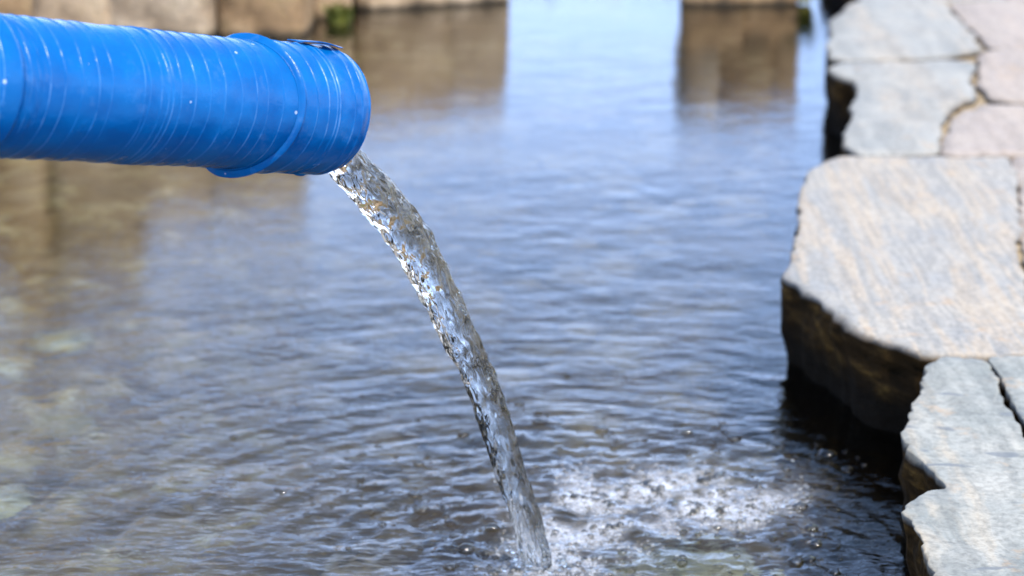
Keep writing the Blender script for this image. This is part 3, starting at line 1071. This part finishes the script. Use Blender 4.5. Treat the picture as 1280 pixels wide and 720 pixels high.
# drop-shaped sag under the mouth
bm = bmesh.new()
bmesh.ops.create_uvsphere(bm, u_segments=24, v_segments=14, radius=1.0)
for v in bm.verts:
    p = v.co
    v.co = Vector((p.x * 0.0085, p.y * 0.006, p.z * 0.0042 if p.z < 0 else p.z * 0.006))
me = bpy.data.meshes.new('tape_sag'); bm.to_mesh(me); bm.free()
me.polygons.foreach_set('use_smooth', [True] * len(me.polygons))
set_attr(me, 'line', np.zeros(len(me.vertices)))
sg = link('tape_sag', me, M_TAPE, band)
sg.location = (-0.020, 0.0, -PR - 0.0005)

# stones that carry the pipe beyond the picture
pil = thing('stone_pillar', 'stacked stone pillar carrying the upper end of the blue pipe', 'pillar', (-1.14, 0.80, 0.04))
zc = 0.04
for k, (sz, sw) in enumerate([(.24, .42), (.22, .38), (.2, .36), (.16, .32)]):
    add_stone(pil, -1.10, .80, zc, sw, sw, sz, 220 + k, M_WALL if k % 2 else M_WALL2, rz=.7 + k * .1, amp=.07)
    zc += sz - .012

# ------------------------------------------------------------------ the falling water
CL = np.array([(-0.2010, 1.9010, 0.5130), (-0.1820, 1.9215, 0.5065), (-0.1638, 1.9408, 0.4985), (-0.1521, 1.9535, 0.4870), (-0.1409, 1.9656, 0.4695), (-0.1176, 1.991, 0.4335), (-0.0894, 2.0217, 0.3795), (-0.0738, 2.0387, 0.3445),
               (-0.06, 2.0536, 0.3086), (-0.0467, 2.0681, 0.2721), (-0.0345, 2.0815, 0.2395), (-0.0236, 2.0933, 0.2047), (-0.0119, 2.106, 0.1636), (-0.0025, 2.1163, 0.1236), (0.0095, 2.1278, 0.0827), (0.0190, 2.1367, 0.0423), (0.0275, 2.1453, 0.0004), (0.031, 2.149, -0.022), (0.034, 2.152, -0.045)])
CR = np.array([.0155, .0160, .0170, .0185, .0198, .0208, .0204, .0196, .0185, .0178, .0170, .0163, .0160, .0158, .0155, .0153, .0152, .016, .015])
seg = np.concatenate([[0], np.cumsum(np.linalg.norm(np.diff(CL, axis=0), axis=1))])


def catmull(T, V, q):
    d = np.gradient(V, T, axis=0)
    i = np.clip(np.searchsorted(T, q) - 1, 0, len(T) - 2)
    h = (T[i + 1] - T[i]); t = (q - T[i]) / h
    if V.ndim > 1:
        h = h[:, None]; t = t[:, None]
    return (2 * t**3 - 3 * t**2 + 1) * V[i] + (t**3 - 2 * t**2 + t) * h * d[i] + (-2 * t**3 + 3 * t**2) * V[i + 1] + (t**3 - t**2) * h * d[i + 1]


NS, NA = 560, 128
q = np.linspace(0, seg[-1], NS)
C = catmull(seg, CL, q); RC = catmull(seg, CR, q)
T = np.gradient(C, axis=0); T /= np.linalg.norm(T, axis=1)[:, None]
Lat = np.cross(T, np.array([0, 0, 1.0])); Lat /= np.linalg.norm(Lat, axis=1)[:, None]
Nor = np.cross(Lat, T)
A = np.linspace(0, 2 * math.pi, NA, endpoint=False)
S, AA = np.meshgrid(q, A, indexing='ij')
ca, sa = np.cos(AA), np.sin(AA)
tw = AA + S * 2.0
cx_, sx_ = np.cos(tw), np.sin(tw)
grow = smooth(0.0, 0.14, S)
disp = 0.15 * perlin(S * 24, cx_ * 1.2, sx_ * 1.2) * grow
br_ = np.sin(3 * AA + S * 30 + 3.5 * perlin(S * 16, 0 * S + 2.2, 4.1)) * (0.4 + 0.9 * np.abs(perlin(S * 34, cx_ * 1.5 + 4, sx_ * 1.5)))
disp += (0.03 + 0.06 * grow) * br_
disp += (0.06 + 0.12 * grow) * perlin(S * 46 + 1.2 * sx_, cx_ * 2.4 + 9, sx_ * 2.4)
disp += (0.045 + 0.06 * grow) * perlin(S * 80 + 1.6 * cx_, cx_ * 4.2 + 3, sx_ * 4.2)
disp += 0.03 * perlin(S * 110 + 2 * cx_, cx_ * 6.5 + 3, sx_ * 6.5)
disp += 0.010 * perlin(S * 190 + 3 * sx_, cx_ * 8 + 3, sx_ * 8)
rr = RC[:, None] * (1 + disp)
lat_s = 1.0; nor_s = 0.92
pos = C[:, None, :] + (rr * ca * lat_s)[..., None] * Lat[:, None, :] + (rr * sa * nor_s)[..., None] * Nor[:, None, :]
jf = grid_faces(NS, NA, wrap=True)
jv = pos.reshape(-1, 3)
c0 = len(jv)
jv = np.concatenate([jv, C[:1], C[-1:]])
jm_tris = [(c0, (k + 1) % NA, k) for k in range(NA)] + [(c0 + 1, (NS - 1) * NA + k, (NS - 1) * NA + (k + 1) % NA) for k in range(NA)]
me = mesh('water_stream', jv, [tuple(map(int, f)) for f in jf] + jm_tris)
bm = bmesh.new(); bm.from_mesh(me); bmesh.ops.recalc_face_normals(bm, faces=bm.faces[:]); bm.to_mesh(me); bm.free()
jet = link('water_stream', me, M_JET)
tag(jet, 'clear rippled stream of water falling from the blue pipe', 'water stream')


# ------------------------------------------------------------------ bubbles and foam
def dome(seg_, rings, squash=0.85):
    v = [(0, 0, squash)]
    for i in range(1, rings + 1):
        a = math.pi / 2 * i / rings * 1.12
        for k in range(seg_):
            b = 2 * math.pi * k / seg_
            v.append((math.sin(a) * math.cos(b), math.sin(a) * math.sin(b), math.cos(a) * squash))
    f = [(0, 1 + k, 1 + (k + 1) % seg_) for k in range(seg_)]
    for i in range(rings - 1):
        for k in range(seg_):
            a = 1 + i * seg_ + k; b = 1 + i * seg_ + (k + 1) % seg_
            f.append((a, a + seg_, b + seg_, b))
    return v, f


def surf(x, y):
    i = int(np.clip(np.searchsorted(wy, y), 1, len(wy) - 1)); j = int(np.clip(np.searchsorted(wx, x), 1, len(wx) - 1))
    return float(H[i, j])


bub_mesh = mesh('air_bubble', *dome(20, 8, 0.62))
bub_mesh.materials.append(M_BUB)
BUB_LEFT = [(-0.0584, 2.5467, .0075), (-0.1089, 2.4443, .006), (-0.1103, 2.3506, .008), (-0.0999, 2.3045, .0085), (-0.0787, 2.316, .005), (-0.0677, 2.2695, .006), (-0.0624, 2.234, .0052), (-0.0214, 2.2496, .007), (-0.049, 2.2018, .0085), (-0.0655, 2.1513, .006), (-0.018, 2.1368, .007), (0.0091, 2.6531, .006), (-0.028, 2.19, .005), (-0.0075, 2.17, .0065)]
BUB_BACK = [(0.0335, 2.582, .008), (0.1093, 2.559, .0075), (0.033, 2.62, .005), (0.2125, 2.55, .006), (0.2677, 2.53, .008), (0.3208, 2.505, .0065)]
BUB_FRONT = [(0.0878, 2.118, .007), (0.1006, 2.095, .006), (0.1257, 2.099, .0065), (0.1498, 2.11, .0055), (0.205, 2.094, .008), (0.252, 2.10, .007), (0.265, 2.083, .008), (0.1235, 2.148, .0055), (0.058, 2.15, .006), (0.066, 2.12, .0075), (0.178, 2.16, .005)]
BUB_RIGHT = [(0.3729, 2.475, .0095), (0.2394, 2.406, .0065), (0.2198, 2.39, .0075), (0.3211, 2.315, .0075), (0.3264, 2.257, .007), (0.3248, 2.212, .0065), (0.298, 2.168, .008), (0.3124, 2.173, .0065), (0.33, 2.105, .0075), (0.335, 2.14, .006), (0.244, 2.128, .006), (0.39, 2.43, .006), (0.356, 2.09, .005)]
ORD = ['leftmost', 'second from the left', 'third from the left', 'fourth from the left', 'fifth from the left', 'sixth from the left', 'seventh from the left',
       'eighth from the left', 'ninth from the left', 'tenth from the left', 'eleventh from the left', 'twelfth from the left', 'thirteenth from the left', 'fourteenth from the left']
for lst, lab, grp in [
        (BUB_LEFT, 'clear bubble left of the foot of the stream', 'bubbles left of the stream'),
        (BUB_BACK, 'clear bubble behind the white foam patch', 'bubbles behind the foam'),
        (BUB_FRONT, 'clear bubble in front of the white foam patch', 'bubbles in front of the foam'),
        (BUB_RIGHT, 'clear bubble between foam and near slab', 'bubbles beside the near slab')]:
    order = sorted(lst, key=lambda b: b[0] / b[1])
    for k, (bx, by, br) in enumerate(order):
        o = bpy.data.objects.new('air_bubble', bub_mesh)
        COL.objects.link(o)
        o.location = (bx, by, surf(bx, by) - 0.0006)
        br *= 1.2
        o.scale = (br * random.uniform(.9, 1.15), br, br * random.uniform(.8, 1.0))
        o.rotation_euler = (0, 0, random.random() * 6)
        tag(o, lab + ', ' + ('rightmost' if k == len(order) - 1 else ORD[k]), 'bubble', grp)

dv_, df_ = dome(8, 3, 0.7)
dv_ = np.array(dv_)
FVs, FFs = [], []
cnt = 0


def put(x, y, r, z=None):
    global cnt
    b0 = cnt
    zz_ = surf(x, y) - r * .15 if z is None else z
    FVs.append(dv_ * r + np.array([x, y, zz_]))
    FFs.extend([tuple(b0 + i for i in f) for f in df_])
    cnt += len(dv_)


tries = 0
placed = 0
NTRY = 40000
bx_ = rng.uniform(-0.04, 0.34, NTRY); by_ = rng.uniform(2.13, 2.48, NTRY)
cc = np.maximum(np.exp(-(np.abs((bx_ - 0.165) / 0.135) ** 3) - np.abs((by_ - 2.335) / 0.085) ** 3), np.exp(-((bx_ - 0.075) / 0.055) ** 2 - ((by_ - 2.27) / 0.10) ** 2)) * (0.4 + 1.9 * fbm(bx_ * 16, by_ * 16, 9.1, 4))
cc += 0.8 * np.exp(-(np.hypot(bx_ - IMP[0], by_ - IMP[1]) / 0.05) ** 2)
keep = rng.random(NTRY) < np.clip(cc, 0, 1) * .55
for x, y in zip(bx_[keep], by_[keep]):
    put(x, y, 0.0007 + 0.0017 * random.random() ** 2)
N_FOAM = len(FFs)
# clear bubbles among the foam
for x, y in list(zip(bx_[keep], by_[keep]))[::9]:
    put(x, y, 0.0015 + 0.0042 * random.random() ** 2)
# loose strings of small bubbles round the big ones and over the choppy water
for lst in (BUB_LEFT, BUB_BACK, BUB_FRONT, BUB_RIGHT):
    for (bx, by, br) in lst:
        for k in range(random.randint(3, 7)):
            a = random.random() * 6.28; d = br * random.uniform(1.1, 3.2)
            put(bx + d * 1.5 * math.cos(a), by + d * math.sin(a), random.uniform(.0012, .0035))
for k in range(520):
    x, y = random.gauss(.09, .19), random.gauss(2.34, .17)
    if -0.5 < x < 0.37 and 2.05 < y < 2.8:
        put(x, y, 0.001 + .0045 * random.random() ** 3)
fo = link('foam', mesh('foam', np.concatenate(FVs), FFs), M_FOAM)
fo.data.materials.append(M_BUB)
mi = np.zeros(len(FFs), np.int32); mi[N_FOAM:] = 1
fo.data.polygons.foreach_set('material_index', mi)
tag(fo, 'white foam of tiny bubbles right of the foot of the stream', 'foam', kind='stuff')

# splash beads thrown up where the stream lands
bead = None
SPL = []
for k in range(46):
    a = random.random() * 6.28; d = random.uniform(.012, .045)
    SPL.append((IMP[0] + d * math.cos(a), IMP[1] + d * math.sin(a), max(0.002, random.gauss(.008, .006)), random.uniform(.0014, .0042)))
bm = bmesh.new()
for (x, y, z, r) in SPL:
    bmesh.ops.create_icosphere(bm, subdivisions=2, radius=r, matrix=Matrix.Translation((x, y, z)))
me = bpy.data.meshes.new('splash_drops'); bm.to_mesh(me); bm.free()
me.polygons.foreach_set('use_smooth', [True] * len(me.polygons))
o = link('splash_drops', me, M_JET)
tag(o, 'small drops splashing round the foot of the stream', 'splash', kind='stuff')


# ------------------------------------------------------------------ weeds and grass
def tuft(name, loc, n, h, spread, mat, seed, wide=0.006):
    r = random.Random(seed)
    v, f = [], []
    for k in range(n):
        a = r.random() * 6.28; d = spread * math.sqrt(r.random())
        x, y = d * math.cos(a), d * math.sin(a)
        hh = h * r.uniform(.5, 1.1); b = r.random() * 6.28; lean = r.uniform(.1, .6) * hh
        wv = Vector((math.cos(b + 1.57), math.sin(b + 1.57), 0)) * wide * r.uniform(.6, 1.2)
        b0 = len(v)
        for t, ws in ((0, .6), (.45, 1.0), (.8, .6), (1.0, .05)):
            c = Vector((x + math.cos(b) * lean * t * t, y + math.sin(b) * lean * t * t, hh * (t - .2 * t * t)))
            v += [c - wv * ws, c + wv * ws]
        f += [(b0 + 2 * i, b0 + 2 * i + 1, b0 + 2 * i + 3, b0 + 2 * i + 2) for i in range(3)]
    o = link(name, mesh(name, v, f), mat)
    o.location = loc
    return o


tag(tuft('weed_tuft', (-0.415, 5.33, 0.0), 110, .055, .03, M_MOSS, 3), 'small green weed growing between the wall blocks', 'weed')
tag(tuft('weed_tuft', (0.733, 5.60, 0.005), 60, .12, .02, M_GRASS, 4), 'yellowish weed beside the brown stone pier', 'weed')
gv = []
bmg = None
v, f = [], []
r = random.Random(9)
for k in range(5200):
    x, y = r.uniform(-2.2, 2.2), r.uniform(5.36, 8.5)
    if x > -0.55 and y < 6.3: continue
    if x > 0.9 and y < 6.4: continue
    z = bank_h(x, y)
    hh = r.uniform(.04, .11); b = r.random() * 6.28; lean = r.uniform(.1, .7) * hh
    wv = Vector((math.cos(b + 1.57), math.sin(b + 1.57), 0)) * .004
    b0 = len(v)
    for t, ws in ((0, 1), (.6, .8), (1.0, .1)):
        c = Vector((x + math.cos(b) * lean * t * t, y + math.sin(b) * lean * t * t, z - .01 + hh * (t - .2 * t * t)))
        v += [c - wv * ws, c + wv * ws]
    f += [(b0 + 2 * i, b0 + 2 * i + 1, b0 + 2 * i + 3, b0 + 2 * i + 2) for i in range(2)]
o = link('grass', mesh('grass', v, f), M_GRASS)
tag(o, 'dry yellow green grass on the bank behind the walls', 'grass', kind='stuff')
